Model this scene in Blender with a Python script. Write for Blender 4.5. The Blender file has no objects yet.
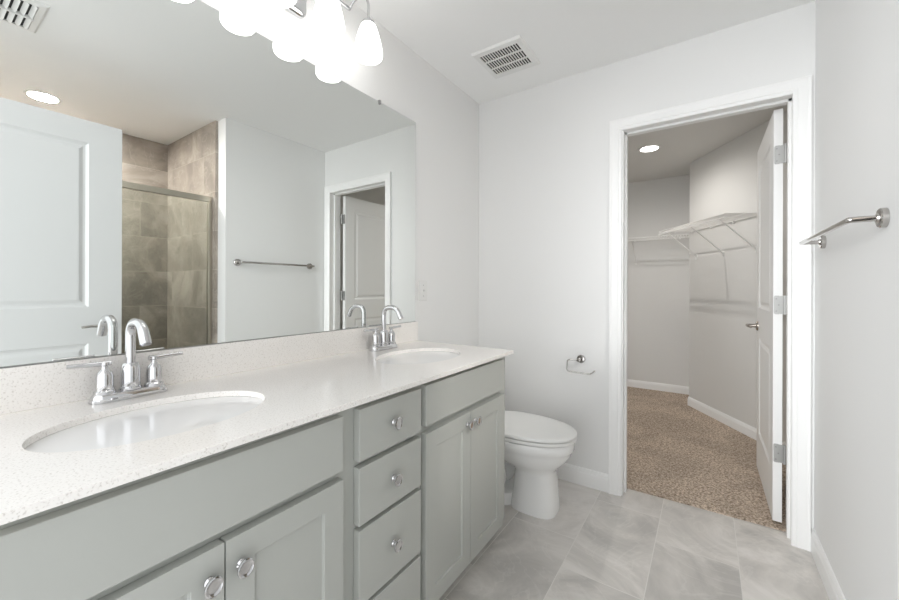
import bpy, bmesh, math, random
from mathutils import Vector, Matrix

C = bpy.context.scene
COL = C.collection
PI = math.pi

# ------------------------------------------------------------------ camera
cam_d = bpy.data.cameras.new('camera')
cam = bpy.data.objects.new('camera', cam_d)
COL.objects.link(cam)
FPX, YAW, ROLL, CYP = 380.137, 0.5955, 0.0032, 287.80
cam_d.sensor_width = 36.0
cam_d.lens = FPX / 899.0 * 36.0
cam_d.shift_y = -(300.0 - CYP) / 899.0
cam_d.clip_start = 0.01
cam.matrix_world = (Matrix.Translation((1.3174, -2.3062, 1.1608)) @ Matrix.Rotation(YAW, 4, 'Z')
                    @ Matrix.Rotation(PI / 2, 4, 'X') @ Matrix.Rotation(ROLL, 4, 'Z'))
C.camera = cam

# ------------------------------------------------------------------ daylight fill through the open front, with an added bright lobe
world = bpy.data.worlds.new('daylight_fill')
C.world = world
world.use_nodes = True
wb = world.node_tree.nodes['Background']
wb.inputs['Color'].default_value = (0.96, 0.98, 1.0, 1)
SKY_BASE, SKY_LOBE = 1.62, 11.3      # even fill, and an added lobe that brightens the right wall
_wn = world.node_tree
_tc = _wn.nodes.new('ShaderNodeTexCoord')
_dot = _wn.nodes.new('ShaderNodeVectorMath'); _dot.operation = 'DOT_PRODUCT'
_dot.inputs[1].default_value = Vector((-0.42, -0.90, 0.13)).normalized()
_mx = _wn.nodes.new('ShaderNodeMath'); _mx.operation = 'MAXIMUM'; _mx.inputs[1].default_value = 0.0
_pw = _wn.nodes.new('ShaderNodeMath'); _pw.operation = 'POWER'; _pw.inputs[1].default_value = 24.0
_ma = _wn.nodes.new('ShaderNodeMath'); _ma.operation = 'MULTIPLY_ADD'
_ma.inputs[1].default_value = SKY_LOBE; _ma.inputs[2].default_value = SKY_BASE
_wn.links.new(_tc.outputs['Generated'], _dot.inputs[0])
_wn.links.new(_dot.outputs['Value'], _mx.inputs[0]); _wn.links.new(_mx.outputs[0], _pw.inputs[0])
_wn.links.new(_pw.outputs[0], _ma.inputs[0]); _wn.links.new(_ma.outputs[0], wb.inputs['Strength'])
pd = bpy.data.lights.new('open_front_portal', 'AREA')
pd.shape = 'RECTANGLE'
pd.size, pd.size_y = 1.66, 2.44
pd.cycles.is_portal = True
portal = bpy.data.objects.new('open_front_portal', pd)
COL.objects.link(portal)
portal.location = (0.80, -2.43, 1.22)
portal.rotation_euler = (PI / 2, 0, 0)

SCONCE_GLOW = 3.2
SHOWER_GLOW = 640.0
CLOSET_W = 32.0
VS = C.view_settings
VS.view_transform = 'Standard'
VS.look = 'None'
VS.exposure = 0.12
VS.gamma = 1.0
VS.use_curve_mapping = False
C.cycles.max_bounces = 14
C.cycles.diffuse_bounces = 8
C.cycles.glossy_bounces = 8
C.cycles.transmission_bounces = 10
C.cycles.transparent_max_bounces = 10
C.cycles.sample_clamp_indirect = 6.0
C.cycles.caustics_reflective = False
C.cycles.caustics_refractive = False
C.cycles.use_denoising = True

# ------------------------------------------------------------------ materials
def srgb(r, g, b):
    f = lambda c: (c / 255 / 12.92) if c / 255 <= 0.04045 else ((c / 255 + 0.055) / 1.055) ** 2.4
    return (f(r), f(g), f(b), 1.0)

def new_mat(name):
    m = bpy.data.materials.new(name)
    m.use_nodes = True
    nt = m.node_tree
    return m, nt, nt.nodes['Principled BSDF']

def mat(name, col, rough=0.5, metal=0.0, bump=0.0, bscale=200.0, var=0.0, vscale=3.0, spec=0.5, coat=0.0):
    m, nt, p = new_mat(name)
    p.inputs['Base Color'].default_value = col
    p.inputs['Roughness'].default_value = rough
    p.inputs['Metallic'].default_value = metal
    p.inputs['Specular IOR Level'].default_value = spec
    p.inputs['Coat Weight'].default_value = coat
    tc = nt.nodes.new('ShaderNodeTexCoord')
    if bump > 0:
        n = nt.nodes.new('ShaderNodeTexNoise'); n.inputs['Scale'].default_value = bscale
        n.inputs['Detail'].default_value = 4
        b = nt.nodes.new('ShaderNodeBump'); b.inputs['Strength'].default_value = bump
        b.inputs['Distance'].default_value = 0.002
        nt.links.new(tc.outputs['Object'], n.inputs['Vector'])
        nt.links.new(n.outputs['Fac'], b.inputs['Height'])
        nt.links.new(b.outputs['Normal'], p.inputs['Normal'])
    if var > 0:
        n = nt.nodes.new('ShaderNodeTexNoise'); n.inputs['Scale'].default_value = vscale
        n.inputs['Detail'].default_value = 3
        r = nt.nodes.new('ShaderNodeValToRGB')
        r.color_ramp.elements[0].position = 0.35
        r.color_ramp.elements[1].position = 0.65
        r.color_ramp.elements[0].color = tuple(c * (1 - var) for c in col[:3]) + (1,)
        r.color_ramp.elements[1].color = tuple(min(1, c * (1 + var)) for c in col[:3]) + (1,)
        nt.links.new(tc.outputs['Object'], n.inputs['Vector'])
        nt.links.new(n.outputs['Fac'], r.inputs['Fac'])
        nt.links.new(r.outputs['Color'], p.inputs['Base Color'])
    return m

def emis(name, col, strength):
    m, nt, p = new_mat(name)
    p.inputs['Base Color'].default_value = (0.9, 0.9, 0.9, 1)
    p.inputs['Roughness'].default_value = 0.25
    p.inputs['Emission Color'].default_value = col
    p.inputs['Emission Strength'].default_value = strength
    return m

class NX:
    """small helper for writing node maths"""
    def __init__(s, nt): s.nt = nt
    def m(s, op, a, b=None, c=None):
        n = s.nt.nodes.new('ShaderNodeMath'); n.operation = op
        for i, v in enumerate((a, b, c)):
            if v is None: continue
            if isinstance(v, (int, float)): n.inputs[i].default_value = v
            else: s.nt.links.new(v, n.inputs[i])
        return n.outputs[0]

def tile_mat(name, ua, va, tw, th, u0, v0, shift, tones, grout, rough, gw=0.0016, marble=2.2):
    """running-bond stone-look tile; rows of width th along va, tiles tw long along ua, each row shifted"""
    m, nt, p = new_mat(name)
    L = nt.links
    x = NX(nt)
    tc = nt.nodes.new('ShaderNodeTexCoord')
    sp = nt.nodes.new('ShaderNodeSeparateXYZ')
    L.new(tc.outputs['Object'], sp.inputs[0])
    U, V = sp.outputs['XYZ'.index(ua)], sp.outputs['XYZ'.index(va)]
    rv = x.m('DIVIDE', x.m('SUBTRACT', V, v0), th)
    row = x.m('FLOOR', rv)
    fv = x.m('SUBTRACT', rv, row)
    ru = x.m('DIVIDE', x.m('SUBTRACT', x.m('SUBTRACT', U, u0), x.m('MULTIPLY', row, shift)), tw)
    colm = x.m('FLOOR', ru)
    fu = x.m('SUBTRACT', ru, colm)
    du = x.m('MULTIPLY', x.m('MINIMUM', fu, x.m('SUBTRACT', 1.0, fu)), tw)
    dv = x.m('MULTIPLY', x.m('MINIMUM', fv, x.m('SUBTRACT', 1.0, fv)), th)
    d = x.m('MINIMUM', du, dv)
    mask = x.m('LESS_THAN', d, gw)
    wn = nt.nodes.new('ShaderNodeTexWhiteNoise'); wn.noise_dimensions = '2D'
    cb = nt.nodes.new('ShaderNodeCombineXYZ')
    L.new(row, cb.inputs[0]); L.new(colm, cb.inputs[1])
    L.new(cb.outputs[0], wn.inputs['Vector'])
    # every tile carries its own patch of marbling
    off = nt.nodes.new('ShaderNodeVectorMath'); off.operation = 'SCALE'
    L.new(wn.outputs['Color'], off.inputs[0]); off.inputs['Scale'].default_value = 7.0
    add = nt.nodes.new('ShaderNodeVectorMath'); add.operation = 'ADD'
    L.new(tc.outputs['Object'], add.inputs[0]); L.new(off.outputs[0], add.inputs[1])
    n1 = nt.nodes.new('ShaderNodeTexNoise'); n1.inputs['Scale'].default_value = marble
    n1.inputs['Detail'].default_value = 9; n1.inputs['Roughness'].default_value = 0.62
    n1.inputs['Distortion'].default_value = 1.1
    L.new(add.outputs[0], n1.inputs['Vector'])
    r = nt.nodes.new('ShaderNodeValToRGB')
    els = r.color_ramp.elements
    els[0].position, els[1].position = 0.39, 0.62
    els[0].color, els[1].color = tones[0], tones[2]
    e = els.new(0.52); e.color = tones[1]
    L.new(n1.outputs['Fac'], r.inputs['Fac'])
    # pale veins
    n2 = nt.nodes.new('ShaderNodeTexNoise'); n2.inputs['Scale'].default_value = marble * 1.3
    n2.inputs['Detail'].default_value = 6; n2.inputs['Distortion'].default_value = 2.4
    L.new(add.outputs[0], n2.inputs['Vector'])
    v = x.m('ABSOLUTE', x.m('SUBTRACT', n2.outputs['Fac'], 0.5))
    mr = nt.nodes.new('ShaderNodeMapRange'); mr.inputs[1].default_value = 0.0; mr.inputs[2].default_value = 0.02
    mr.inputs[3].default_value = 0.20; mr.inputs[4].default_value = 0.0
    L.new(v, mr.inputs[0])
    mv = nt.nodes.new('ShaderNodeMixRGB'); mv.inputs[2].default_value = tones[3]
    L.new(mr.outputs[0], mv.inputs[0]); L.new(r.outputs['Color'], mv.inputs[1])
    # tile-to-tile tone
    hv = nt.nodes.new('ShaderNodeHueSaturation')
    L.new(x.m('ADD', x.m('MULTIPLY', wn.outputs['Value'], 0.16), 0.92), hv.inputs['Value'])
    L.new(mv.outputs[0], hv.inputs['Color'])
    mx = nt.nodes.new('ShaderNodeMixRGB'); mx.inputs[2].default_value = grout
    L.new(mask, mx.inputs[0]); L.new(hv.outputs[0], mx.inputs[1])
    L.new(mx.outputs[0], p.inputs['Base Color'])
    rr = x.m('ADD', x.m('MULTIPLY', mask, 0.4), rough)
    L.new(rr, p.inputs['Roughness'])
    b = nt.nodes.new('ShaderNodeBump'); b.inputs['Strength'].default_value = 0.35; b.inputs['Distance'].default_value = 0.002
    L.new(x.m('SUBTRACT', x.m('MULTIPLY', n1.outputs['Fac'], 0.15), mask), b.inputs['Height'])
    L.new(b.outputs['Normal'], p.inputs['Normal'])
    return m

M = {}
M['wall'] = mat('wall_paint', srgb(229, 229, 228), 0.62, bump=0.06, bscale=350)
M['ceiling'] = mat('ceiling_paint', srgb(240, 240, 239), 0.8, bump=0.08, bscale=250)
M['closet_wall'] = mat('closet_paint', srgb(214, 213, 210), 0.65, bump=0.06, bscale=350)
M['trim'] = mat('trim_enamel', srgb(238, 238, 237), 0.32)
M['door'] = mat('door_enamel', srgb(236, 236, 235), 0.38, bump=0.03, bscale=120)
M['entry'] = mat('entry_door_enamel_dimmed', srgb(212, 213, 213), 0.42, bump=0.03, bscale=120)  # enamel colour darkened to offset the excess light on this door
M['cab'] = mat('sage_grey_lacquer', srgb(178, 180, 175), 0.36, var=0.015, vscale=2)
M['cabin'] = mat('cabinet_shadow_box', srgb(120, 120, 114), 0.6)
M['chrome'] = mat('chrome', (0.64, 0.64, 0.65, 1), 0.04, 1.0)
M['nickel'] = mat('polished_nickel', (0.52, 0.50, 0.48, 1), 0.08, 1.0)
M['satin'] = mat('satin_nickel', (0.42, 0.38, 0.34, 1), 0.26, 1.0)
M['hinge'] = mat('nickel_hinge_metal', (0.42, 0.42, 0.41, 1), 0.40, 0.8)
M['brushed'] = mat('brushed_nickel_profile', (0.58, 0.54, 0.46, 1), 0.28, 1.0)
M['mirror'] = mat('silvered_glass', (0.845, 0.865, 0.845, 1), 0.0, 1.0)
M['porcelain'] = mat('vitreous_china', srgb(240, 240, 239), 0.10, coat=0.3)
M['plastic'] = mat('white_plastic', srgb(234, 234, 232), 0.35)
M['plate'] = mat('switch_plastic', srgb(224, 224, 222), 0.35)
M['wire'] = mat('white_coated_wire', srgb(226, 225, 222), 0.35)
M['vent'] = mat('vent_white_enamel', srgb(230, 230, 228), 0.4)
M['dark'] = mat('vent_shade_dark', srgb(24, 22, 20), 0.8)  # near-black colour for the shade behind the fan slats
M['slot'] = mat('register_shade_grey', srgb(60, 60, 60), 0.8)  # dark grey for the shade between the register louvres
M['screw'] = mat('screw_steel', (0.3, 0.3, 0.29, 1), 0.4, 1.0)
M['glow'] = emis('lit_opal_glass', (1.0, 0.985, 0.955, 1), SCONCE_GLOW)
M['lens'] = emis('lit_downlight_lens', (1.0, 0.97, 0.93, 1), 8.0)
M['shower_lens'] = emis('lit_shower_lens', (1.0, 0.98, 0.96, 1), SHOWER_GLOW)
M['rubber'] = mat('clear_grey_clip', srgb(150, 150, 148), 0.3)
M['floor'] = tile_mat('floor_porcelain_tile', 'Y', 'X', 0.61, 0.3075, -0.729, 0.8165, -0.2033 + 0.61,
                      (srgb(186, 183, 179), srgb(209, 205, 200), srgb(225, 221, 217), srgb(236, 233, 229)), srgb(228, 225, 221), 0.34)
SH_T = (srgb(138, 129, 120), srgb(160, 150, 140), srgb(180, 170, 160), srgb(212, 203, 192))
M['sh_side'] = tile_mat('shower_tile_side', 'X', 'Z', 0.61, 0.30, 2.231, 2.195, 0.2033, SH_T, srgb(186, 178, 166), 0.30)
M['sh_back'] = tile_mat('shower_tile_back', 'Y', 'Z', 0.61, 0.30, -1.93, 2.195, 0.2033, SH_T, srgb(186, 178, 166), 0.30)
M['sh_floor'] = tile_mat('shower_floor_tile', 'X', 'Y', 0.10, 0.10, 0, 0, 0.0, SH_T, srgb(186, 178, 166), 0.35)

def quartz_mat():
    m, nt, p = new_mat('speckled_quartz')
    L = nt.links
    tc = nt.nodes.new('ShaderNodeTexCoord')
    n = nt.nodes.new('ShaderNodeTexNoise'); n.inputs['Scale'].default_value = 260; n.inputs['Detail'].default_value = 2
    r = nt.nodes.new('ShaderNodeValToRGB')
    e = r.color_ramp.elements
    e[0].position, e[0].color = 0.28, srgb(214, 209, 203)
    e[1].position, e[1].color = 0.44, srgb(241, 238, 234)
    k = e.new(0.70); k.color = srgb(243, 240, 236)
    k = e.new(0.78); k.color = srgb(245, 244, 242)
    v = nt.nodes.new('ShaderNodeTexVoronoi'); v.inputs['Scale'].default_value = 190
    r2 = nt.nodes.new('ShaderNodeValToRGB')
    r2.color_ramp.elements[0].position, r2.color_ramp.elements[0].color = 0.0, (0.60, 0.57, 0.54, 1)
    r2.color_ramp.elements[1].position, r2.color_ramp.elements[1].color = 0.16, (1, 1, 1, 1)
    mx = nt.nodes.new('ShaderNodeMixRGB'); mx.blend_type = 'MULTIPLY'; mx.inputs[0].default_value = 0.20
    L.new(tc.outputs['Object'], n.inputs['Vector']); L.new(tc.outputs['Object'], v.inputs['Vector'])
    L.new(n.outputs['Fac'], r.inputs['Fac']); L.new(v.outputs['Distance'], r2.inputs['Fac'])
    L.new(r.outputs['Color'], mx.inputs[1]); L.new(r2.outputs['Color'], mx.inputs[2])
    L.new(mx.outputs[0], p.inputs['Base Color'])
    p.inputs['Roughness'].default_value = 0.14
    return m
M['quartz'] = quartz_mat()

def carpet_mat():
    m, nt, p = new_mat('brown_flecked_carpet')
    L = nt.links
    tc = nt.nodes.new('ShaderNodeTexCoord')
    n = nt.nodes.new('ShaderNodeTexNoise'); n.inputs['Scale'].default_value = 95; n.inputs['Detail'].default_value = 6
    n.inputs['Roughness'].default_value = 0.75
    r = nt.nodes.new('ShaderNodeValToRGB')
    e = r.color_ramp.elements
    e[0].position, e[0].color = 0.34, srgb(108, 93, 80)
    e[1].position, e[1].color = 0.66, srgb(252, 238, 220)
    k = e.new(0.5); k.color = srgb(196, 178, 161)
    n2 = nt.nodes.new('ShaderNodeTexNoise'); n2.inputs['Scale'].default_value = 2.6; n2.inputs['Detail'].default_value = 2
    n2.inputs['Distortion'].default_value = 0.6
    r2 = nt.nodes.new('ShaderNodeValToRGB')
    r2.color_ramp.elements[0].position, r2.color_ramp.elements[0].color = 0.42, (0.86, 0.86, 0.86, 1)
    r2.color_ramp.elements[1].position, r2.color_ramp.elements[1].color = 0.56, (1, 1, 1, 1)
    mx = nt.nodes.new('ShaderNodeMixRGB'); mx.blend_type = 'MULTIPLY'; mx.inputs[0].default_value = 1
    b = nt.nodes.new('ShaderNodeBump'); b.inputs['Strength'].default_value = 0.9; b.inputs['Distance'].default_value = 0.006
    for t in (n, n2): L.new(tc.outputs['Object'], t.inputs['Vector'])
    L.new(n.outputs['Fac'], r.inputs['Fac']); L.new(n2.outputs['Fac'], r2.inputs['Fac'])
    L.new(r.outputs['Color'], mx.inputs[1]); L.new(r2.outputs['Color'], mx.inputs[2])
    L.new(mx.outputs[0], p.inputs['Base Color'])
    L.new(n.outputs['Fac'], b.inputs['Height']); L.new(b.outputs['Normal'], p.inputs['Normal'])
    p.inputs['Roughness'].default_value = 1.0
    p.inputs['Specular IOR Level'].default_value = 0.1
    return m
M['carpet'] = carpet_mat()

def glass_mat():
    m, nt, p = new_mat('clear_shower_glass')
    out = nt.nodes['Material Output']
    tr = nt.nodes.new('ShaderNodeBsdfTransparent'); tr.inputs[0].default_value = (0.93, 0.955, 0.93, 1)
    gl = nt.nodes.new('ShaderNodeBsdfGlossy'); gl.inputs['Roughness'].default_value = 0.0
    fr = nt.nodes.new('ShaderNodeFresnel'); fr.inputs[0].default_value = 1.45
    mx = nt.nodes.new('ShaderNodeMixShader')
    nt.links.new(fr.outputs[0], mx.inputs[0]); nt.links.new(tr.outputs[0], mx.inputs[1]); nt.links.new(gl.outputs[0], mx.inputs[2])
    nt.links.new(mx.outputs[0], out.inputs['Surface'])
    return m
M['glass'] = glass_mat()

# ------------------------------------------------------------------ mesh helpers (world coordinates unless local=True)
def bm_new(): return bmesh.new()

def box(bm, x0, x1, y0, y1, z0, z1):
    vs = [bm.verts.new((x, y, z)) for x in (x0, x1) for y in (y0, y1) for z in (z0, z1)]
    for f in ((0, 1, 3, 2), (4, 6, 7, 5), (0, 4, 5, 1), (2, 3, 7, 6), (0, 2, 6, 4), (1, 5, 7, 3)):
        bm.faces.new([vs[i] for i in f])
    return vs

def frame_of(t):
    t = Vector(t).normalized()
    a = Vector((0, 0, 1)) if abs(t.z) < 0.95 else Vector((1, 0, 0))
    u = t.cross(a).normalized()
    return u, t.cross(u).normalized()

def tube(bm, pts, r, n=8, cap=True, scale=(1, 1)):
    """tube through points; r may be a list. Parallel-transported frames."""
    pts = [Vector(p) for p in pts]
    rs = r if isinstance(r, (list, tuple)) else [r] * len(pts)
    rings = []
    u = None
    for i, p in enumerate(pts):
        a = pts[max(0, i - 1)]; b = pts[min(len(pts) - 1, i + 1)]
        t = (b - a).normalized()
        if u is None: u, _ = frame_of(t)
        u = (u - t * u.dot(t)).normalized()
        v = t.cross(u)
        rings.append([bm.verts.new(p + (u * math.cos(2 * PI * k / n) * scale[0] + v * math.sin(2 * PI * k / n) * scale[1]) * rs[i]) for k in range(n)])
    for A, B in zip(rings, rings[1:]):
        for k in range(n):
            bm.faces.new((A[k], A[(k + 1) % n], B[(k + 1) % n], B[k]))
    if cap:
        bm.faces.new(rings[0][::-1]); bm.faces.new(rings[-1])

def arc(pts_in, r, seg=6):
    """round the corners of a polyline"""
    P = [Vector(p) for p in pts_in]
    out = [P[0]]
    for a, b, c in zip(P, P[1:], P[2:]):
        d1 = (a - b); d2 = (c - b)
        rr = min(r, d1.length * 0.49, d2.length * 0.49)
        s, e = b + d1.normalized() * rr, b + d2.normalized() * rr
        for k in range(seg + 1):
            t = k / seg
            out.append(s * (1 - t) ** 2 + b * 2 * t * (1 - t) + e * t * t)
    out.append(P[-1])
    return out

def lathe(bm, prof, o=(0, 0, 0), axis='z', n=32, ex=1.0, ey=1.0):
    """prof: (radius, height) pairs turned about an axis through o; ex, ey stretch the circle"""
    o = Vector(o)
    def P(r, h, a):
        c, s = math.cos(a) * r * ex, math.sin(a) * r * ey
        return o + (Vector((c, s, h)) if axis == 'z' else Vector((h, c, s)) if axis == 'x' else Vector((c, h, s)))
    rings = []
    for r, h in prof:
        if r < 1e-6: rings.append([bm.verts.new(P(0, h, 0))])
        else: rings.append([bm.verts.new(P(r, h, 2 * PI * k / n)) for k in range(n)])
    for A, B in zip(rings, rings[1:]):
        for k in range(n):
            k2 = (k + 1) % n
            if len(A) == 1 and len(B) == 1: continue
            if len(A) == 1: bm.faces.new((A[0], B[k2], B[k]))
            elif len(B) == 1: bm.faces.new((A[k], A[k2], B[0]))
            else: bm.faces.new((A[k], A[k2], B[k2], B[k]))
    if len(rings[0]) > 1: bm.faces.new(rings[0][::-1])
    if len(rings[-1]) > 1: bm.faces.new(rings[-1])

def loft(bm, rings, cap=True):
    R = [[bm.verts.new(p) for p in ring] for ring in rings]
    n = len(R[0])
    for A, B in zip(R, R[1:]):
        for k in range(n): bm.faces.new((A[k], A[(k + 1) % n], B[(k + 1) % n], B[k]))
    if cap:
        bm.faces.new(R[0][::-1]); bm.faces.new(R[-1])

def obj(name, bm, m, parent=None, smooth=None, bevel=0.0, seg=2, local=False):
    """link bm as ONE mesh object. World-space geometry is moved into its thing's own frame."""
    bmesh.ops.recalc_face_normals(bm, faces=bm.faces)
    root = parent
    while root is not None and root.parent is not None: root = root.parent
    if root is not None and not local:
        bmesh.ops.transform(bm, matrix=root.matrix_basis.inverted(), verts=bm.verts)
    me = bpy.data.meshes.new(name)
    bm.to_mesh(me); bm.free()
    o = bpy.data.objects.new(name, me)
    COL.objects.link(o)
    for mm in (m if isinstance(m, (list, tuple)) else [m]): me.materials.append(mm)
    if parent is not None: o.parent = parent
    if smooth is not None:
        for p in me.polygons: p.use_smooth = True
        me.set_sharp_from_angle(angle=math.radians(smooth))
    if bevel > 0:
        b = o.modifiers.new('edge', 'BEVEL'); b.width = bevel; b.segments = seg
        b.limit_method = 'ANGLE'; b.angle_limit = math.radians(40)
    return o

def tag(o, label, cat=None, group=None, kind=None):
    o['label'] = label
    if cat: o['category'] = cat
    if group: o['group'] = group
    if kind: o['kind'] = kind
    return o

def thing(name, label, cat, loc=(0, 0, 0), rz=0.0, group=None, kind=None):
    o = bpy.data.objects.new(name, None)
    COL.objects.link(o)
    o.empty_display_size = 0.05
    o.location = loc; o.rotation_euler = (0, 0, rz)
    o.matrix_basis = Matrix.Translation(loc) @ Matrix.Rotation(rz, 4, 'Z')
    return tag(o, label, cat, group, kind)

def copy_tree(o, parent=None):
    c = o.copy(); COL.objects.link(c)
    if parent is not None: c.parent = parent
    for ch in [k for k in bpy.data.objects if k.parent == o]:
        copy_tree(ch, c)
    return c

def struct(name, bm, m, label, cat, parent=None, **kw):
    o = obj(name, bm, m, parent, **kw)
    return tag(o, label, cat, kind='structure')

def rrect(x0, x1, y0, y1, r, n=5):
    out = []
    for cx, cy, a0 in ((x1 - r, y1 - r, 0), (x0 + r, y1 - r, 90), (x0 + r, y0 + r, 180), (x1 - r, y0 + r, 270)):
        for k in range(n + 1):
            a = math.radians(a0 + 90 * k / n)
            out.append((cx + r * math.cos(a), cy + r * math.sin(a)))
    return out

# ------------------------------------------------------------------ dimensions (metres)
W, H = 1.713, 2.44            # right wall, ceiling
YF = -2.322                   # inner face of the doorway wall
SY = -0.917                   # shower side wall tile face
SX = 2.742                    # shower back wall
JL, JR, JH = 0.928, 1.640, 2.046   # closet door opening
CH = 2.40                     # closet ceiling
CB = 2.585                    # closet back wall
AX, AY = 1.172, 2.140         # outer corner where the slanted closet wall begins
AD = Vector((0.455, -0.715, 0)).normalized()      # along the slanted wall, towards the door
AN = Vector((-AD.y * -1, AD.x * -1, 0))           # placeholder, fixed below
AN = Vector((AD.y, -AD.x, 0))                     # out of the slanted wall, into the closet
if AN.x > 0: AN = -AN

# ------------------------------------------------------------------ shell
bm = bm_new(); box(bm, -0.12, W + 0.12, -2.44, 0.10, -0.05, 0.0)
struct('floor', bm, M['floor'], 'grey stone-look rectangular floor tiles of the bathroom', 'floor')
bm = bm_new(); box(bm, -0.5, 2.5, 0.10, 2.9, -0.05, 0.008)
struct('floor_closet', bm, M['carpet'], 'brown flecked carpet on the closet floor beyond the doorway', 'carpet')
bm = bm_new(); box(bm, -0.12, SX + 0.12, -2.44, 0.0, H, H + 0.08)
struct('ceiling', bm, M['ceiling'], 'flat white bathroom ceiling above the vanity and shower', 'ceiling')
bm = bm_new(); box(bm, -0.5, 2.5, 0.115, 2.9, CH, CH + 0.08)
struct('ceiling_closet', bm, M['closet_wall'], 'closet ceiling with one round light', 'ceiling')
bm = bm_new(); box(bm, -0.12, 0.0, -2.44, 0.115, 0, H)
struct('wall_left', bm, M['wall'], 'pale grey wall behind the mirror and vanity', 'wall')
bm = bm_new()
box(bm, 0.0, JL - 0.018, 0.0, 0.115, 0, H); box(bm, JR + 0.018, W + 0.12, 0.0, 0.115, 0, H)
box(bm, JL - 0.018, JR + 0.018, 0.0, 0.115, JH + 0.018, H)
struct('wall_back', bm, M['wall'], 'pale grey end wall pierced by the closet doorway', 'wall')
bm = bm_new(); box(bm, W, W + 0.12, -0.897, 0.0, 0, H)
struct('wall_right', bm, M['wall'], 'pale grey wall carrying the towel bar', 'wall')
bm = bm_new(); box(bm, W + 0.12, SX + 0.12, SY, -0.75, 0, H)
struct('wall_shower_side', bm, M['sh_side'], 'taupe tiled side wall of the shower', 'wall')
bm = bm_new(); box(bm, SX, SX + 0.12, -2.44, SY, 0, H)
struct('wall_shower_back', bm, M['sh_back'], 'taupe tiled rear wall of the shower', 'wall')
bm = bm_new(); box(bm, 1.835, SX, -2.44, SY, -0.05, 0.02)
struct('floor_shower', bm, M['sh_floor'], 'small square tiles on the shower floor', 'floor')
bm = bm_new(); box(bm, 1.835, 1.955, -2.322, SY, 0.0, 0.10)
struct('trim_1', bm, M['sh_side'], 'low tiled curb under the shower glass', 'curb', bevel=0.004)
bm = bm_new()
box(bm, 1.628, SX, -2.44, YF, 0, H)  # remaining front wall left out to let fill light in
struct('wall_front', bm, M['wall'], 'wall on the hinge side of the entry behind the viewer, the rest left open for light', 'wall')
# closet walls
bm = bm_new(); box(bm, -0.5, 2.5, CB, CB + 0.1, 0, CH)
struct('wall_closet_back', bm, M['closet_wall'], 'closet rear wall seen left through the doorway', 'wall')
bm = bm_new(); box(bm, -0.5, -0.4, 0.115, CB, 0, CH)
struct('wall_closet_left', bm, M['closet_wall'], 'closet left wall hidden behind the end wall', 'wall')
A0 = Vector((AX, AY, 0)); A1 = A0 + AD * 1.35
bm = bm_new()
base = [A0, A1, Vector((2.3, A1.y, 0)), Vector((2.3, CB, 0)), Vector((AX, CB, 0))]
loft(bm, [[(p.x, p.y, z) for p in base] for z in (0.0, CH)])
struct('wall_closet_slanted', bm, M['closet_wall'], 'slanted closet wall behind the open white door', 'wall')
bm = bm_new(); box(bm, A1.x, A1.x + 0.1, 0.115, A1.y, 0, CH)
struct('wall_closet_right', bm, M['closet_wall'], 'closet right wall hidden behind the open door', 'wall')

# baseboards
BP = [(0, 0), (0.014, 0), (0.014, 0.072), (0.011, 0.080), (0.011, 0.086), (0.005, 0.099), (0, 0.10)]
def baseboard(name, a, b, nrm, label, z0=0.0, h=1.0):
    bm = bm_new()
    a, b, nrm = Vector(a), Vector(b), Vector(nrm).normalized()
    loft(bm, [[p + nrm * u + Vector((0, 0, z0 + v * h)) for u, v in BP] for p in (a, b)])
    return struct(name, bm, M['trim'], label, 'baseboard')
baseboard('baseboard_back', (0.0, 0, 0), (0.8595, 0, 0), (0, -1, 0), 'white baseboard behind the toilet up to the door casing')
baseboard('baseboard_right', (W, 0.0, 0), (W, -0.897, 0), (-1, 0, 0), 'white baseboard along the towel bar wall')
baseboard('baseboard_left', (0, -0.685, 0), (0, -0.014, 0), (1, 0, 0), 'white baseboard behind the toilet tank')
baseboard('baseboard_closet_back', (-0.4, CB, 0), (AX, CB, 0), (0, -1, 0), 'white baseboard at the closet rear wall', 0.007, 0.85)
baseboard('baseboard_closet_slanted', A0, A1, AN, 'white baseboard along the slanted closet wall', 0.007, 0.85)

# door casing and jamb round the closet opening
def casing(bm, y0, sgn, xl, xr, zt):
    prof = [(0, 0), (0, 0.010), (0.004, 0.013), (0.016, 0.013), (0.020, 0.016), (0.050, 0.017), (0.058, 0.020), (0.063, 0.020), (0.0645, 0.017), (0.0645, 0)]
    def ring(f): return [f(u, v) for u, v in prof]
    loft(bm, [ring(lambda u, v: (xl - u, y0 + sgn * v, 0)), ring(lambda u, v: (xl - u, y0 + sgn * v, zt + u)),
              ring(lambda u, v: (xr + u, y0 + sgn * v, zt + u)), ring(lambda u, v: (xr + u, y0 + sgn * v, 0))])
dc = thing('trim_3', 'white moulded casing and jamb round the closet doorway', 'door frame', ((JL + JR) / 2, 0.05, 0), kind='structure')
bm = bm_new(); casing(bm, 0.0, -1, JL - 0.006, JR - 0.004, JH - 0.003)
obj('casing', bm, M['trim'], dc)
bm = bm_new(); casing(bm, 0.115, 1, JL - 0.006, JR + 0.006, JH + 0.006)
obj('casing', bm, M['trim'], dc)
bm = bm_new()
box(bm, JL - 0.018, JL, 0.0, 0.115, 0, JH); box(bm, JR, JR + 0.018, 0.0, 0.115, 0, JH); box(bm, JL - 0.018, JR + 0.018, 0, 0.115, JH, JH + 0.018)
box(bm, JL, JL + 0.011, 0.045, 0.077, 0, JH); box(bm, JR - 0.011, JR, 0.045, 0.077, 0, JH); box(bm, JL, JR, 0.045, 0.077, JH - 0.011, JH)
obj('jamb', bm, M['trim'], dc)
# small strike plate on the left jamb
bm = bm_new(); box(bm, JL, JL + 0.0015, 0.083, 0.112, 0.88, 0.94)
obj('strike_plate', bm, M['satin'], dc)

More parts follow.
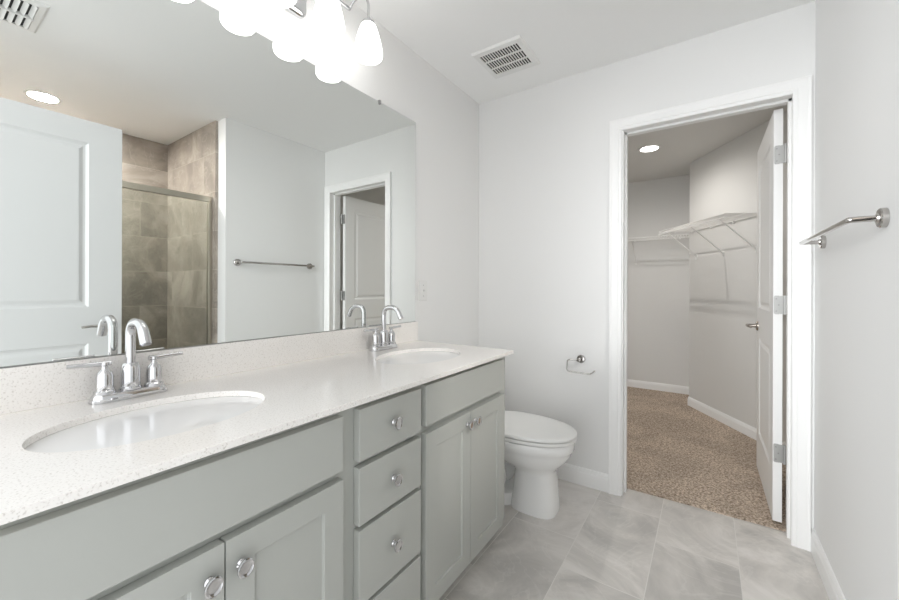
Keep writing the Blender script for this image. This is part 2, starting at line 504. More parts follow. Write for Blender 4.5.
# ------------------------------------------------------------------ panelled doors
def panel_face(bm, w, h, y, sgn, stile, rails, rings):
    """one face of a door in the local x-z plane at depth y; rails = list of (z0, z1) panel openings"""
    xs = [0, stile, w - stile, w]
    zs = [0]
    for a, b in rails: zs += [a, b]
    zs.append(h)
    def P(x, z, d=0.0): return bm.verts.new((x, y - sgn * d, z))
    for i in range(3):
        for j in range(len(zs) - 1):
            x0, x1, z0, z1 = xs[i], xs[i + 1], zs[j], zs[j + 1]
            if i == 1 and j % 2 == 1:
                prev = [P(x0, z0), P(x1, z0), P(x1, z1), P(x0, z1)]
                for off, dep in rings:
                    cur = [P(x0 + off, z0 + off, dep), P(x1 - off, z0 + off, dep), P(x1 - off, z1 - off, dep), P(x0 + off, z1 - off, dep)]
                    for k in range(4): bm.faces.new((prev[k], prev[(k + 1) % 4], cur[(k + 1) % 4], cur[k]))
                    prev = cur
                bm.faces.new(prev)
            else:
                bm.faces.new((P(x0, z0), P(x1, z0), P(x1, z1), P(x0, z1)))

def panel_slab(w, h, t, stile, rails, rings, back=True):
    bm = bm_new()
    panel_face(bm, w, h, 0.0, -1, stile, rails, [(o, d) for o, d in rings])
    if back: panel_face(bm, w, h, t, 1, stile, rails, rings)
    else:
        bm.faces.new([bm.verts.new(p) for p in ((0, t, 0), (w, t, 0), (w, t, h), (0, t, h))])
    for x in (0, w): bm.faces.new([bm.verts.new(p) for p in ((x, 0, 0), (x, t, 0), (x, t, h), (x, 0, h))])
    for z in (0, h): bm.faces.new([bm.verts.new(p) for p in ((0, 0, z), (w, 0, z), (w, t, z), (0, t, z))])
    bmesh.ops.remove_doubles(bm, verts=bm.verts, dist=1e-5)
    return bm

MOULD = [(0.006, 0.004), (0.014, 0.008), (0.024, 0.008), (0.040, 0.002), (0.046, 0.0015)]

def lever_set(parent, x, z, yface, sgn, lever_dir, mt):
    """door lever: rosette, neck and lever, standing off the face by sgn*y (local to the door)"""
    bm = bm_new()
    lathe(bm, [(0.0, 0), (0.031, 0), (0.031, 0.004 * sgn), (0.027, 0.010 * sgn), (0.013, 0.012 * sgn), (0.011, 0.030 * sgn), (0.011, 0.046 * sgn), (0, 0.046 * sgn)],
          (x, yface, z), 'y', 24)
    h = obj('door_handle', bm, mt, parent, smooth=40, local=True)
    bm = bm_new()
    tube(bm, [(x - 0.012 * lever_dir, yface + 0.052 * sgn, z), (x + 0.03 * lever_dir, yface + 0.053 * sgn, z + 0.001),
              (x + 0.075 * lever_dir, yface + 0.051 * sgn, z + 0.002), (x + 0.112 * lever_dir, yface + 0.045 * sgn, z - 0.003)],
         [0.0105, 0.0095, 0.008, 0.0065], 10)
    obj('lever', bm, mt, h, smooth=50, local=True)

# closet door, hinged on the right jamb, swung 90 degrees into the closet
d1 = thing('door_1', 'open white two-panel closet door with three hinges', 'door', (1.622, 0.136, 0.022), math.radians(90.2), kind='structure')
obj('door_panel', panel_slab(0.705, 2.018, 0.035, 0.115, [(0.235, 0.835), (1.02, 1.890)], MOULD), M['door'], d1, local=True)
lever_set(d1, 0.645, 0.905, 0.035, 1, -1, M['satin'])
lever_set(d1, 0.645, 0.905, 0.0, -1, -1, M['satin'])
for z in (0.335, 1.06, 1.795):
    bm = bm_new()
    pr = rrect(0.0085, 0.0325, z - 0.045, z + 0.045, 0.007)
    loft(bm, [[(-x, y, zz) for y, zz in pr] for x in (0.0, 0.0022)])
    hg = obj('hinge', bm, M['hinge'], d1, local=True)
    bm = bm_new(); tube(bm, [(-0.008, -0.008, z - 0.046), (-0.008, -0.008, z + 0.046)], 0.0055, 10)
    box(bm, -0.0022, 0.0, -0.008, 0.010, z - 0.044, z + 0.044); box(bm, -0.012, -0.008, -0.017, -0.006, z - 0.044, z + 0.044)
    obj('knuckle', bm, M['hinge'], hg, smooth=40, local=True)
    for dz in (-0.03, 0.0, 0.03):
        bm = bm_new()
        lathe(bm, [(0, -0.003), (0.0036, -0.003), (0.0036, -0.0021), (0, -0.0021)], (0, 0.0235 - (0.009 if dz == 0 else 0), z + dz), 'x', 10)
        obj('screw', bm, M['screw'], hg, local=True)

# entry door, hinged at the doorway behind the viewer, standing open in front of the shower (seen in the mirror)
d2 = thing('door_2', 'open white two-panel entry door in front of the shower, seen in the mirror', 'door', (1.625, -2.302, 0.016), math.radians(90.0), kind='structure')
obj('door_panel', panel_slab(0.762, 2.080, 0.035, 0.146, [(0.235, 0.825), (1.03, 1.955)], MOULD), M['entry'], d2, local=True)
lever_set(d2, 0.690, 0.922, 0.035, 1, -1, M['nickel'])
lever_set(d2, 0.690, 0.922, 0.0, -1, -1, M['nickel'])
bm = bm_new(); box(bm, 0.762, 0.7635, 0.006, 0.029, 0.87, 0.98)
obj('latch_plate', bm, M['nickel'], d2, local=True)

# ------------------------------------------------------------------ vanity cabinets
FX, FF = 0.536, 0.560         # face frame front, door/drawer front
UNITS = {'left': (-2.318, -1.640), 'mid': (-1.640, -1.334), 'right': (-1.334, -0.690)}
def carcass(root, y0, y1, rails, stiles):
    """open box with a face frame; rails: (z0,z1) list, stiles: (y0,y1) list"""
    bm = bm_new()
    box(bm, 0.012, FX - 0.019, y0, y0 + 0.015, 0.09, 0.8590); box(bm, 0.012, FX - 0.019, y1 - 0.015, y1, 0.09, 0.8590)
    box(bm, 0.012, FX - 0.019, y0 + 0.015, y1 - 0.015, 0.09, 0.105); box(bm, 0.005, 0.012, y0, y1, 0.09, 0.8590)
    obj('cabinet_box', bm, M['cab'], root)
    bm = bm_new()
    for a, b in stiles: box(bm, FX - 0.019, FX, a, b, 0.09, 0.8590)
    st = sorted(stiles)
    for (_, a), (b, _) in zip(st, st[1:]):
        for z0, z1 in rails: box(bm, FX - 0.019, FX, a, b, z0, z1)
    obj('face_frame', bm, M['cab'], root)
    bm = bm_new(); box(bm, 0.012, 0.478, y0, y1, 0.0, 0.09)
    obj('toe_kick', bm, M['cab'], root)
    bm = bm_new()
    loft(bm, [[(0.478 + u, y, v) for u, v in ((0, 0), (0.016, 0), (0.015, 0.006), (0.011, 0.012), (0.006, 0.016), (0, 0.018))] for y in (y0, y1)])
    obj('shoe_moulding', bm, M['cab'], root)

def knob(parent, y, z):
    bm = bm_new()
    lathe(bm, [(0, 0), (0.0085, 0), (0.0085, 0.0025), (0.0055, 0.006), (0.005, 0.012), (0.0075, 0.015), (0.0145, 0.0175), (0.0165, 0.020),
               (0.0162, 0.0228), (0.0140, 0.0236), (0.0118, 0.0222), (0.0090, 0.0218), (0.0, 0.0228)], (FF, y, z), 'x', 28, 1.0, 1.12)
    return obj('knob', bm, M['chrome'], parent, smooth=35)

def slab_front(name, root, y0, y1, z0, z1, kn=None):
    bm = bm_new(); box(bm, FX + 0.0006, FF, y0, y1, z0, z1)
    o = obj(name, bm, M['cab'], root, bevel=0.0015)
    if kn: knob(o, *kn)
    return o

def shaker(root, y0, y1, z0, z1, kn):
    w, h = y1 - y0, z1 - z0
    bm = panel_slab(w, h, FF - FX - 0.0006, 0.057, [(0.057, h - 0.057)], [(0.0015, 0.007)], back=False)
    # local x -> world y, local y(depth) -> world -x, local z -> world z
    bmesh.ops.transform(bm, matrix=Matrix(((0, -1, 0, FF), (1, 0, 0, y0), (0, 0, 1, z0), (0, 0, 0, 1))), verts=bm.verts)
    o = obj('door', bm, M['cab'], root, bevel=0.0012, seg=1)
    knob(o, *kn)
    return o

RZ = [(0.09, 0.125), (0.675, 0.725), (0.815, 0.8590)]
v1 = thing('vanity_cabinet', 'grey sink cabinet nearest the viewer with wide false front and two doors', 'cabinet', (0.28, -1.98, 0), group='grey vanity cabinets')
carcass(v1, *UNITS['left'], RZ, [(-2.318, -2.215), (-1.680, -1.640)])
slab_front('false_front', v1, -2.232, -1.6625, 0.698, 0.836)
shaker(v1, -2.232, -1.9475, 0.096, 0.676, (-1.975, 0.618))
shaker(v1, -1.9445, -1.6615, 0.096, 0.676, (-1.9175, 0.618))
v2 = thing('vanity_cabinet', 'narrow grey cabinet with stack of knobbed drawers between two sink cabinets', 'cabinet', (0.28, -1.487, 0), group='grey vanity cabinets')
carcass(v2, *UNITS['mid'], [(0.09, 0.125), (0.29, 0.32), (0.505, 0.545), (0.675, 0.715), (0.815, 0.8590)], [(-1.640, -1.605), (-1.362, -1.334)])
for z0, z1 in ((0.699, 0.838), (0.528, 0.682), (0.315, 0.515), (0.096, 0.302)):
    slab_front('drawer', v2, -1.6090, -1.3475, z0, z1, (-1.478, (z0 + z1) / 2))
v3 = thing('vanity_cabinet', 'grey sink cabinet beside the toilet with wide false front and two doors', 'cabinet', (0.28, -1.012, 0), group='grey vanity cabinets')
carcass(v3, *UNITS['right'], RZ, [(-1.334, -1.305), (-0.765, -0.690)])
slab_front('false_front', v3, -1.3215, -0.7525, 0.706, 0.841)
shaker(v3, -1.3205, -1.0385, 0.096, 0.682, (-1.0655, 0.640))
shaker(v3, -1.0355, -0.7525, 0.096, 0.682, (-1.0085, 0.640))

# countertop with two oval cut-outs
CT, CTH = 0.8754, 0.0155
SINKS = ((0.314, -1.958), (0.312, -1.045))
SA, SB = 0.214, 0.152         # half axes of the cut-outs along y and x
ct = thing('countertop', 'white speckled quartz vanity top with two oval sink cut-outs', 'countertop', (0.29, -1.5, CT - CTH))
bm = bm_new()
loops = []
outer = rrect(0.0, 0.5835, -2.318, -0.6946, 0.004, 2)
loops.append([bm.verts.new((x, y, CT)) for x, y in outer])
for cx, cy in SINKS:
    loops.append([bm.verts.new((cx + SB * math.cos(2 * PI * k / 72), cy + SA * math.sin(2 * PI * k / 72), CT)) for k in range(72)])
ed = []
for lp in loops:
    for k in range(len(lp)): ed.append(bm.edges.new((lp[k], lp[(k + 1) % len(lp)])))
bmesh.ops.triangle_fill(bm, use_beauty=True, use_dissolve=False, edges=ed)
def in_hole(f):
    c = f.calc_center_median()
    return any(((c.x - cx) / SB) ** 2 + ((c.y - cy) / SA) ** 2 < 0.98 for cx, cy in SINKS)
kill = [f for f in bm.faces if in_hole(f)]
if kill: bmesh.ops.delete(bm, geom=kill, context='FACES')
g = bmesh.ops.extrude_face_region(bm, geom=list(bm.faces))
bmesh.ops.translate(bm, vec=(0, 0, -CTH), verts=[v for v in g['geom'] if isinstance(v, bmesh.types.BMVert)])
obj('slab', bm, M['quartz'], ct, bevel=0.0015)
bm = bm_new(); box(bm, 0.0, 0.020, -2.318, -0.6946, CT, 0.9775)
obj('backsplash', bm, M['quartz'], ct, bevel=0.0015)

# undermount sinks
sk = thing('sink', 'white oval undermount sink nearest the viewer', 'sink', (SINKS[0][0], SINKS[0][1], CT - CTH - 0.15), group='oval sinks')
bm = bm_new()
D = 0.150
prof = [(1.16, D - 0.0005), (1.16, D - 0.008), (1.02, D - 0.014), (0.99, D * 0.60), (0.86, D * 0.28), (0.60, D * 0.07), (0.24, -0.012), (0.12, -0.016)]
inn = [(0.12, 0.002), (0.24, 0.005), (0.56, D * 0.14), (0.80, D * 0.33), (0.92, D * 0.58), (0.975, D * 0.82), (1.005, D - 0.004), (1.03, D - 0.0005)]
lathe(bm, [(r, h) for r, h in prof + inn], (0, 0, 0), 'z', 64, SB, SA)
bm.faces.ensure_lookup_table()
obj('basin', bm, M['porcelain'], sk, smooth=50, local=True)
bm = bm_new()
lathe(bm, [(0, 0.001), (0.031, 0.001), (0.031, 0.007), (0.026, 0.009), (0.021, 0.007), (0.019, 0.010), (0.0, 0.0125)], (0, 0, 0), 'z', 32)
obj('drain', bm, M['chrome'], sk, smooth=40, local=True)
bm = bm_new()
lathe(bm, [(0, 0), (0.009, 0), (0.009, 0.003), (0.006, 0.003), (0, 0.002)], (-0.937 * SB, 0, 0.098), 'x', 20)
obj('overflow_ring', bm, M['chrome'], sk, smooth=40, local=True)
sk2 = copy_tree(sk); sk2.location = (SINKS[1][0], SINKS[1][1], CT - CTH - 0.15)
tag(sk2, 'white oval undermount sink at the toilet end of the vanity', 'sink', 'oval sinks')

# centre-set faucets
fc = thing('faucet', 'chrome two-handle arched faucet nearest the viewer', 'faucet', (0.077, -1.953, CT + 0.0006), group='chrome faucets')
bm = bm_new()
rings = []
for off, z in ((0.0, 0.0), (0.0, 0.006), (-0.003, 0.009), (-0.0035, 0.014), (-0.008, 0.020), (-0.012, 0.021)):
    rings.append([(x, y, z) for x, y in rrect(-0.027 - off, 0.027 + off, -0.081 - off, 0.081 + off, 0.026 + off, 8)])
loft(bm, rings)
obj('base_plate', bm, M['chrome'], fc, smooth=35, local=True)
bm = bm_new()
lathe(bm, [(0, 0.021), (0.0235, 0.021), (0.0235, 0.026), (0.0210, 0.029), (0.0205, 0.076), (0.0180, 0.083), (0.0135, 0.088), (0, 0.088)], (0, 0, 0), 'z', 28)
sp = obj('spout', bm, M['chrome'], fc, smooth=35, local=True)
bm = bm_new()
pts = arc([(0, 0, 0.086), (0, 0, 0.194), (0.078, 0, 0.194), (0.106, 0, 0.144)], 0.040, 8)
tube(bm, pts, [0.0108] * (len(pts) - 4) + [0.0112, 0.0116, 0.0118, 0.0118], 18)
obj('spout_neck', bm, M['chrome'], sp, smooth=40, local=True)
for s in (-1, 1):
    bm = bm_new()
    y = 0.051 * s
    lathe(bm, [(0, 0.019), (0.0215, 0.019), (0.0215, 0.026), (0.0180, 0.029), (0.0172, 0.062), (0.0152, 0.071), (0.0085, 0.078), (0.007, 0.081), (0.007, 0.088), (0.009, 0.090), (0.009, 0.097), (0, 0.098)], (0, y, 0), 'z', 24)
    h = obj('handle', bm, M['chrome'], fc, smooth=35, local=True)
    bm = bm_new()
    tube(bm, [(0.001, y - 0.012 * s, 0.0935), (0.0, y + 0.01 * s, 0.0935), (-0.003, y + 0.068 * s, 0.0955)], [0.0062, 0.006, 0.005], 12)
    obj('lever', bm, M['chrome'], h, smooth=40, local=True)
fc2 = copy_tree(fc); fc2.location = (0.078, -1.018, CT + 0.0006)
tag(fc2, 'chrome two-handle arched faucet at the toilet end of the vanity', 'faucet', 'chrome faucets')

# ------------------------------------------------------------------ mirror
mr = thing('wall_mirror', 'large frameless wall mirror above the backsplash', 'mirror', (0.0, -1.5, 0.9795))
bm = bm_new()
loft(bm, [[(0.0005, y, z), (0.006 + 0.0043 * (y + 2.315), y, z), (0.006 + 0.0043 * (y + 2.315) , y, z2), (0.0005, y, z2)] for y, z, z2 in ((-2.315, 0.9795, 2.053), (-0.7087, 0.9795, 2.053))])
obj('mirror_glass', bm, M['mirror'], mr)
for y in (-0.982, -2.03):
    bm = bm_new(); box(bm, 0.0005, 0.017, y - 0.005, y + 0.005, 2.0535, 2.062); box(bm, 0.0135, 0.017, y - 0.005, y + 0.005, 2.042, 2.0535)
    obj('mirror_clip', bm, M['rubber'], mr, bevel=0.001)
bm = bm_new(); box(bm, 0.0, 0.0145, -2.315, -0.7087, 0.9777, 0.9793)
obj('bottom_channel', bm, M['screw'], mr)

# ------------------------------------------------------------------ vanity light
vl = thing('vanity_light', 'four-shade chrome vanity light with lit white glass shades above the mirror', 'wall light', (0.0, -1.475, 2.28))
bm = bm_new()
rings = []
for x, off in ((0.0, 0.0), (0.016, 0.0), (0.022, -0.005), (0.024, -0.012)):
    rings.append([(x, y, z) for y, z in rrect(-1.475 - 0.085 - off, -1.475 + 0.085 + off, 2.205 - off, 2.345 + off, 0.028 + off, 6)])
loft(bm, rings)
obj('backplate', bm, M['chrome'], vl, smooth=30)
SC_X, SC_Z0 = 0.138, 2.124
SHY = (-1.178, -1.381, -1.584, -1.787)
bm = bm_new()
tube(bm, [(0.055, SHY[3] - 0.015, 2.345), (0.055, SHY[0] - 0.03, 2.345)], 0.008, 12)
obj('crossbar', bm, M['chrome'], vl, smooth=40)
bm = bm_new()
lathe(bm, [(0, 0), (0.011, 0), (0.011, 0.03), (0, 0.03)], (0.022, -1.475, 2.335), 'x', 16)
obj('mount_boss', bm, M['chrome'], vl, smooth=40)
bm = bm_new()
lathe(bm, [(0.0, 0.0), (0.006, 0.0), (0.008, 0.004), (0.006, 0.009), (0, 0.010)], (0.024, -1.475, 2.228), 'x', 14)
obj('thumb_nut', bm, M['chrome'], vl, smooth=40)
for y in SHY:
    bm = bm_new()
    tube(bm, arc([(0.055, y - 0.03, 2.345), (0.085, y - 0.03, 2.375), (0.125, y - 0.008, 2.388), (SC_X, y, 2.355), (SC_X, y, 2.288)], 0.03, 5), 0.0055, 10)
    obj('arm', bm, M['chrome'], vl, smooth=40)
    bm = bm_new()
    lathe(bm, [(0.024, 0.142), (0.031, 0.134), (0.042, 0.104), (0.0515, 0.066), (0.0585, 0.030), (0.0592, 0.016), (0.0575, 0.006), (0.053, 0.0), (0.049, 0.002), (0.046, 0.010), (0, 0.016)], (SC_X, y, SC_Z0), 'z', 36)
    sh = obj('lamp_shade', bm, M['glow'], vl, smooth=50)
    bm = bm_new()
    lathe(bm, [(0.0, 0.168), (0.008, 0.167), (0.012, 0.158), (0.0255, 0.150), (0.0255, 0.138), (0, 0.138)], (SC_X, y, SC_Z0), 'z', 28)
    obj('socket_cap', bm, M['chrome'], sh, smooth=35)

# ------------------------------------------------------------------ switch
sw = thing('light_switch', 'white wall switch plate between mirror and corner', 'switch', (0.0, -0.630, 1.145))
bm = bm_new()
loft(bm, [[(x, y, z) for y, z in rrect(-0.630 - 0.037 - o, -0.630 + 0.037 + o, 1.145 - 0.058 - o, 1.145 + 0.058 + o, 0.004, 3)] for x, o in ((0, 0), (0.004, 0), (0.0065, -0.003))])
obj('cover_plate', bm, M['plate'], sw)
bm = bm_new(); box(bm, 0.0065, 0.0075, -0.636, -0.624, 1.133, 1.157)
loft(bm, [[(0.0075, -0.630 + a, 1.138 + b) for a, b in ((-0.004, 0), (0.004, 0), (0.004, 0.012), (-0.004, 0.012))], [(0.016, -0.630 + a, 1.146 + b) for a, b in ((-0.0035, 0), (0.0035, 0), (0.0035, 0.007), (-0.0035, 0.007))]])
obj('toggle', bm, M['plate'], sw)
for z in (1.115, 1.175):
    bm = bm_new()
    lathe(bm, [(0, 0.006), (0.003, 0.006), (0.003, 0.0072), (0, 0.0076)], (0, -0.630, z), 'x', 10)
    obj('screw', bm, M['hinge'], sw)

# ------------------------------------------------------------------ ceiling vent fan
vx, vy = 0.389, -0.378
vf = thing('exhaust_fan', 'square white slotted exhaust fan cover on the ceiling near the corner', 'vent', (vx, vy, H))
HV = 0.143
bm = bm_new()
# border frame with a slotted field: three banks of slats
def ringpts(h, z): return [(vx + sx * h, vy + sy * h, z) for sx, sy in ((-1, -1), (1, -1), (1, 1), (-1, 1))]
gx0, gx1, gy0, gy1 = vx - 0.112, vx + 0.112, vy - 0.108, vy + 0.096
loft(bm, [ringpts(HV, H), ringpts(HV, H - 0.005), ringpts(HV - 0.006, H - 0.012),
          [(gx0, gy0, H - 0.014), (gx1, gy0, H - 0.014), (gx1, gy1, H - 0.014), (gx0, gy1, H - 0.014)],
          [(gx0, gy0, H - 0.008), (gx1, gy0, H - 0.008), (gx1, gy1, H - 0.008), (gx0, gy1, H - 0.008)]], cap=False)
obj('grille_frame', bm, M['vent'], vf)
bm = bm_new(); box(bm, gx0 - 0.003, gx1 + 0.003, gy0 - 0.003, gy1 + 0.003, H - 0.0085, H - 0.0005)  # dark plate painted as the shade of a duct, ceiling is solid above
obj('shade_plate', bm, M['dark'], vf)
bm = bm_new()
NS = 15
for k in range(NS + 1):
    x = gx0 + (gx1 - gx0) * k / NS
    box(bm, x - 0.0028, x + 0.0028, gy0 - 0.002, gy1 + 0.002, H - 0.0125, H - 0.0095)
for f in (0.335, 0.70):
    y = gy0 + (gy1 - gy0) * f
    box(bm, gx0 - 0.002, gx1 + 0.002, y - 0.005, y + 0.005, H - 0.0132, H - 0.0088)
obj('slats', bm, M['vent'], vf)

# supply register (seen in the mirror)
rg = thing('ceiling_register', 'white louvred air register on the ceiling, reflected at top left', 'vent', (1.34, -2.06, H))
bm = bm_new()
RX0, RX1, RY0, RY1 = 1.185, 1.500, -2.245, -1.905
def rr2(o, z): return [(RX0 + o, RY0 + o, z), (RX1 - o, RY0 + o, z), (RX1 - o, RY1 - o, z), (RX0 + o, RY1 - o, z)]
loft(bm, [rr2(0, H), rr2(0, H - 0.004), rr2(0.008, H - 0.010), rr2(0.030, H - 0.012), rr2(0.030, H - 0.006)], cap=False)
obj('register_frame', bm, M['vent'], rg)
bm = bm_new(); box(bm, RX0 + 0.028, RX1 - 0.028, RY0 + 0.028, RY1 - 0.028, H - 0.0045, H - 0.0005)  # grey plate whose colour stands in for shade behind the louvres
obj('shade_plate', bm, M['slot'], rg)
bm = bm_new()
n = 11
for k in range(n):
    y = RY0 + 0.040 + (RY1 - RY0 - 0.08) * k / (n - 1)
    loft(bm, [[(x, y - 0.009, H - 0.006), (x, y + 0.006, H - 0.017), (x, y + 0.007, H - 0.016), (x, y - 0.008, H - 0.005)] for x in (RX0 + 0.030, RX1 - 0.030)])
for fx in (0.5,):
    xm = RX0 + (RX1 - RX0) * fx
    box(bm, xm - 0.004, xm + 0.004, RY0 + 0.03, RY1 - 0.03, H - 0.021, H - 0.005)
obj('louvres', bm, M['vent'], rg)

# ------------------------------------------------------------------ recessed lights
def downlight(label, x, y, z, watt, lens, r=0.075, soft=0.05):
    t = thing('recessed_light', label, 'ceiling light', (x, y, z))
    bm = bm_new()
    lathe(bm, [(r, -0.0002), (r + 0.014, -0.0002), (r + 0.013, -0.004), (r, -0.006), (r - 0.004, -0.004)], (x, y, z), 'z', 40)
    bm.faces.ensure_lookup_table()
    big = [f for f in bm.faces if len(f.verts) > 6]
    bmesh.ops.delete(bm, geom=big, context='FACES')
    obj('trim_ring', bm, M['vent'], t, smooth=40)
    bm = bm_new(); lathe(bm, [(0, -0.0006), (r - 0.002, -0.0006), (r - 0.002, -0.0035), (0, -0.0040)], (x, y, z), 'z', 40)
    obj('lens', bm, lens, t, smooth=40)
    if watt:
        ld = bpy.data.lights.new('downlight_lamp', 'SPOT')
        ld.energy = watt; ld.spot_size = math.radians(172); ld.spot_blend = 1.0; ld.shadow_soft_size = soft
        ld.color = (1.0, 0.965, 0.925)
        lo = bpy.data.objects.new('downlight_lamp', ld); COL.objects.link(lo)
        lo.parent = t; lo.location = (0, 0, -0.012)
    return t
downlight('round lit downlight in the closet ceiling', 0.890, 1.470, CH, CLOSET_W, M['lens'], soft=0.010)
downlight('round lit downlight over the shower, reflected above the entry door', 2.41, -1.745, H, 0, M['shower_lens'])

# ------------------------------------------------------------------ toilet
TY = -0.368
tl = thing('toilet', 'white elongated toilet with closed lid beside the vanity', 'toilet', (0.40, TY, 0))
def egg(xb, xf, hw, z, n=48, e=2.25, fr=0.60):
    """plan outline: blunt at the back, longer and rounder at the front"""
    xm = xb + (xf - xb) * (1 - fr)
    out = []
    for k in range(n):
        a = 2 * PI * k / n
        c, s = math.cos(a), math.sin(a)
        q = 2.0 / e
        cx = math.copysign(abs(c) ** q, c); sy = math.copysign(abs(s) ** q, s)
        out.append((xm + cx * ((xf - xm) if c >= 0 else (xm - xb)), TY + hw * sy, z))
    return out
bm = bm_new()
sec = [(0.440, 0.682, 0.100, 0.0, 3.2, 0.5), (0.440, 0.683, 0.100, 0.012, 3.2, 0.5), (0.447, 0.679, 0.098, 0.06, 3.2, 0.5), (0.455, 0.672, 0.095, 0.14, 3.0, 0.5),
       (0.460, 0.668, 0.094, 0.205, 2.8, 0.5), (0.430, 0.676, 0.102, 0.226, 2.5, 0.5), (0.360, 0.700, 0.128, 0.248, 2.3, 0.52), (0.290, 0.730, 0.152, 0.280, 2.25, 0.55),
       (0.255, 0.748, 0.167, 0.310, 2.2, 0.58), (0.245, 0.756, 0.174, 0.331, 2.2, 0.6), (0.240, 0.762, 0.180, 0.337, 2.2, 0.6), (0.238, 0.764, 0.182, 0.373, 2.2, 0.6), (0.242, 0.761, 0.179, 0.380, 2.2, 0.6)]
loft(bm, [egg(a, b, w, z, e=e, fr=f) for a, b, w, z, e, f in sec])
# rear foot and trapway behind the pedestal
loft(bm, [egg(0.16, 0.46, w, z, e=3.2, fr=0.5) for w, z in ((0.104, 0.0), (0.104, 0.045), (0.098, 0.060), (0.07, 0.066))])
for s in (-1, 1):
    tube(bm, arc([(0.40, TY + 0.055 * s, 0.30), (0.33, TY + 0.06 * s, 0.225), (0.395, TY + 0.058 * s, 0.12), (0.30, TY + 0.05 * s, 0.05), (0.22, TY + 0.04 * s, 0.22)], 0.07, 8), 0.042, 16)
# deck under the tank
loft(bm, [[(x, y, z) for x, y in rrect(0.03, 0.33, TY - w, TY + w, 0.04, 5)] for z, w in ((0.30, 0.10), (0.345, 0.15), (0.388, 0.165), (0.392, 0.162))])
obj('bowl', bm, M['porcelain'], tl, smooth=50)
bm = bm_new()
loft(bm, [egg(0.262, xf, w, z, e=2.2) for xf, w, z in ((0.766, 0.180, 0.3840), (0.773, 0.186, 0.3875), (0.774, 0.187, 0.3975), (0.770, 0.184, 0.4020))])
obj('seat', bm, M['plastic'], tl, smooth=40)
bm = bm_new()
loft(bm, [egg(xb, xf, w, z, e=2.2) for xb, xf, w, z in ((0.250, 0.768, 0.182, 0.4055), (0.246, 0.774, 0.188, 0.4080), (0.245, 0.775, 0.188, 0.4175), (0.249, 0.771, 0.185, 0.4225), (0.270, 0.755, 0.171, 0.4267), (0.33, 0.70, 0.12, 0.4290), (0.42, 0.60, 0.05, 0.4297))])
obj('lid', bm, M['plastic'], tl, smooth=40)
for s in (-1, 1):
    bm = bm_new()
    tube(bm, [(0.252, TY + 0.055 * s, 0.403), (0.252, TY + 0.100 * s, 0.403)], 0.012, 12)
    obj('seat_hinge', bm, M['plastic'], tl, smooth=40)
bm = bm_new()
loft(bm, [[(x, y, z) for x, y in rrect(0.02, x1, TY - w, TY + w, 0.03, 5)] for z, w, x1 in ((0.3925, 0.175, 0.19), (0.41, 0.19, 0.20), (0.68, 0.205, 0.215))])
obj('tank', bm, M['porcelain'], tl, smooth=40)
bm = bm_new()
loft(bm, [[(x, y, z) for x, y in rrect(0.017 - o, 0.222 + o, TY - 0.212 - o, TY + 0.212 + o, 0.03, 5)] for z, o in ((0.6805, -0.004), (0.686, 0.0), (0.705, 0.0), (0.713, -0.006), (0.715, -0.014))])
obj('tank_lid', bm, M['porcelain'], tl, smooth=40)

# ------------------------------------------------------------------ toilet-paper holder
tp = thing('toilet_paper_holder', 'small chrome open-arm toilet paper holder on the end wall', 'holder', (0.690, 0.0, 0.742))
bm = bm_new()
lathe(bm, [(0, 0), (0.024, 0), (0.024, -0.006), (0.021, -0.010), (0.012, -0.011), (0.010, -0.014), (0.0085, -0.050), (0.0105, -0.055), (0.009, -0.061), (0, -0.062)], (0.700, 0, 0.742), 'y', 24)
obj('rosette', bm, M['nickel'], tp, smooth=35)
bm = bm_new()
tube(bm, arc([(0.710, -0.055, 0.742), (0.636, -0.058, 0.741), (0.633, -0.058, 0.672), (0.768, -0.058, 0.669), (0.792, -0.058, 0.692)], 0.016, 6), 0.0038, 10)
obj('arm', bm, M['nickel'], tp, smooth=50)

# ------------------------------------------------------------------ towel bar
tb = thing('towel_bar', 'polished nickel towel bar on the right wall', 'towel bar', (W, -0.49, 1.352))
TZ = 1.352
bm = bm_new(); tube(bm, arc([(W - 0.012, -0.812, TZ), (W - 0.070, -0.812, TZ), (W - 0.070, -0.172, TZ), (W - 0.012, -0.172, TZ)], 0.004, 4), 0.0082, 14)
obj('bar', bm, M['nickel'], tb, smooth=40)
for y in (-0.812, -0.172):
    bm = bm_new()
    lathe(bm, [(0, 0), (0.0265, 0), (0.0265, -0.012), (0.0240, -0.0145), (0.0130, -0.0150), (0.0115, -0.0190), (0, -0.0190)], (W, y, TZ), 'x', 28)
    obj('rosette', bm, M['nickel'], tb, smooth=35)

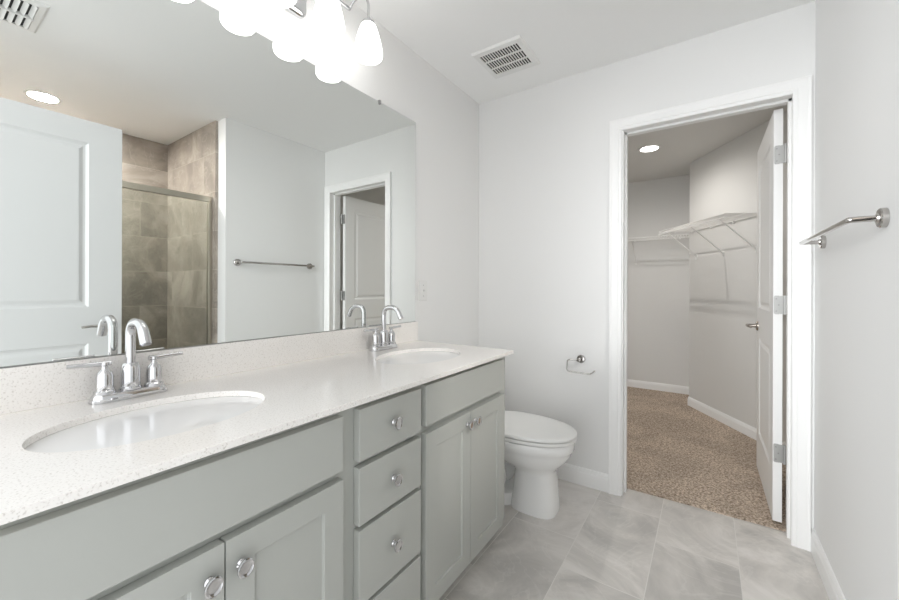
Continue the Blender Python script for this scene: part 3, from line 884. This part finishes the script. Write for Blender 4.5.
# ------------------------------------------------------------------ closet wire shelves
def wire_shelf(label, o, ex, ey, length, depth, zt, braces, n_wire, group, brace_len):
    """o: wall point at the shelf start; ex along the wall; ey out of the wall"""
    t = thing('wire_shelf', label, 'shelf', (o.x, o.y, zt), group=group)
    def P(a, b, z): return o + ex * a + ey * b + Vector((0, 0, z))
    bm = bm_new()
    for b, z, r in ((0.008, zt, 0.0038), (depth * 0.5, zt - 0.003, 0.0034), (depth, zt, 0.0042), (depth + 0.004, zt - 0.032, 0.0042)):
        tube(bm, [P(0, b, z), P(length, b, z)], r, 6)
    for k in range(n_wire + 1):
        a = length * k / n_wire
        tube(bm, [P(a, 0.004, zt + 0.003), P(a, depth, zt + 0.003), P(a, depth + 0.005, zt - 0.032)], 0.0023, 4, cap=False)
    obj('wire_deck', bm, M['wire'], t, smooth=60)
    for a in braces:
        bm = bm_new()
        tube(bm, [P(a, depth - 0.010, zt - 0.012), P(a, depth - 0.03, zt - 0.030), P(a, 0.006, zt - brace_len), P(a, 0.004, zt - brace_len - 0.03)], 0.0055, 8)
        bx = rrect(-0.011, 0.011, -0.03, 0.02, 0.006, 3)
        loft(bm, [[P(a + u, d, zt - brace_len + v) for u, v in bx] for d in (0.0004, 0.004)])
        obj('brace', bm, M['wire'], t, smooth=50)
    for a in [length * f for f in (0.05, 0.35, 0.65, 0.94)]:
        bm = bm_new()
        loft(bm, [[P(a + u, d, zt + v) for u, v in rrect(-0.009, 0.009, -0.013, 0.011, 0.003, 2)] for d in (0.0004, 0.013)])
        obj('wall_clip', bm, M['plastic'], t)
    for a in (0.0, length):
        bm = bm_new()
        lathe(bm, [(0, -0.004), (0.007, -0.004), (0.007, 0.005), (0, 0.005)], (0, 0, 0), 'x', 10)
        bmesh.ops.transform(bm, matrix=Matrix.Translation(P(a, depth + 0.003, zt - 0.028)), verts=bm.verts)
        obj('end_cap', bm, M['plastic'], t)
    return t
wire_shelf('white wire shelf on the slanted closet wall above the open door', A0 + AD * 0.012, AD, AN, 0.925, 0.300, 1.720, (0.105, 0.475, 0.835), 36, 'closet wire shelves', 0.25)
wire_shelf('white wire shelf along the closet rear wall, left in the doorway', Vector((-0.39, CB, 0)), Vector((1, 0, 0)), Vector((0, -1, 0)), AX + 0.38, 0.300, 1.716, (0.15, 1.020), 62, 'closet wire shelves', 0.25)

# ------------------------------------------------------------------ shower enclosure (seen in the mirror)
sd = thing('shower_door', 'clear glass shower panel with brushed nickel header, seen in the mirror', 'shower door', (1.895, -1.6, 0.10))
bm = bm_new(); box(bm, 1.880, 1.912, -2.320, SY - 0.0005, 1.815, 1.858)
obj('header_rail', bm, M['brushed'], sd, bevel=0.004)
bm = bm_new(); box(bm, 1.882, 1.910, SY - 0.026, SY - 0.0005, 0.1005, 1.815)
obj('wall_jamb', bm, M['brushed'], sd, bevel=0.003)
bm = bm_new(); box(bm, 1.893, 1.899, -1.62, SY - 0.027, 0.116, 1.8145)
obj('glass_panel', bm, M['glass'], sd)
bm = bm_new(); box(bm, 1.902, 1.908, -2.318, -1.59, 0.116, 1.8145)
obj('glass_panel', bm, M['glass'], sd)
bm = bm_new(); box(bm, 1.884, 1.910, -2.320, SY - 0.027, 0.1005, 0.1155)
obj('bottom_track', bm, M['brushed'], sd, bevel=0.002)
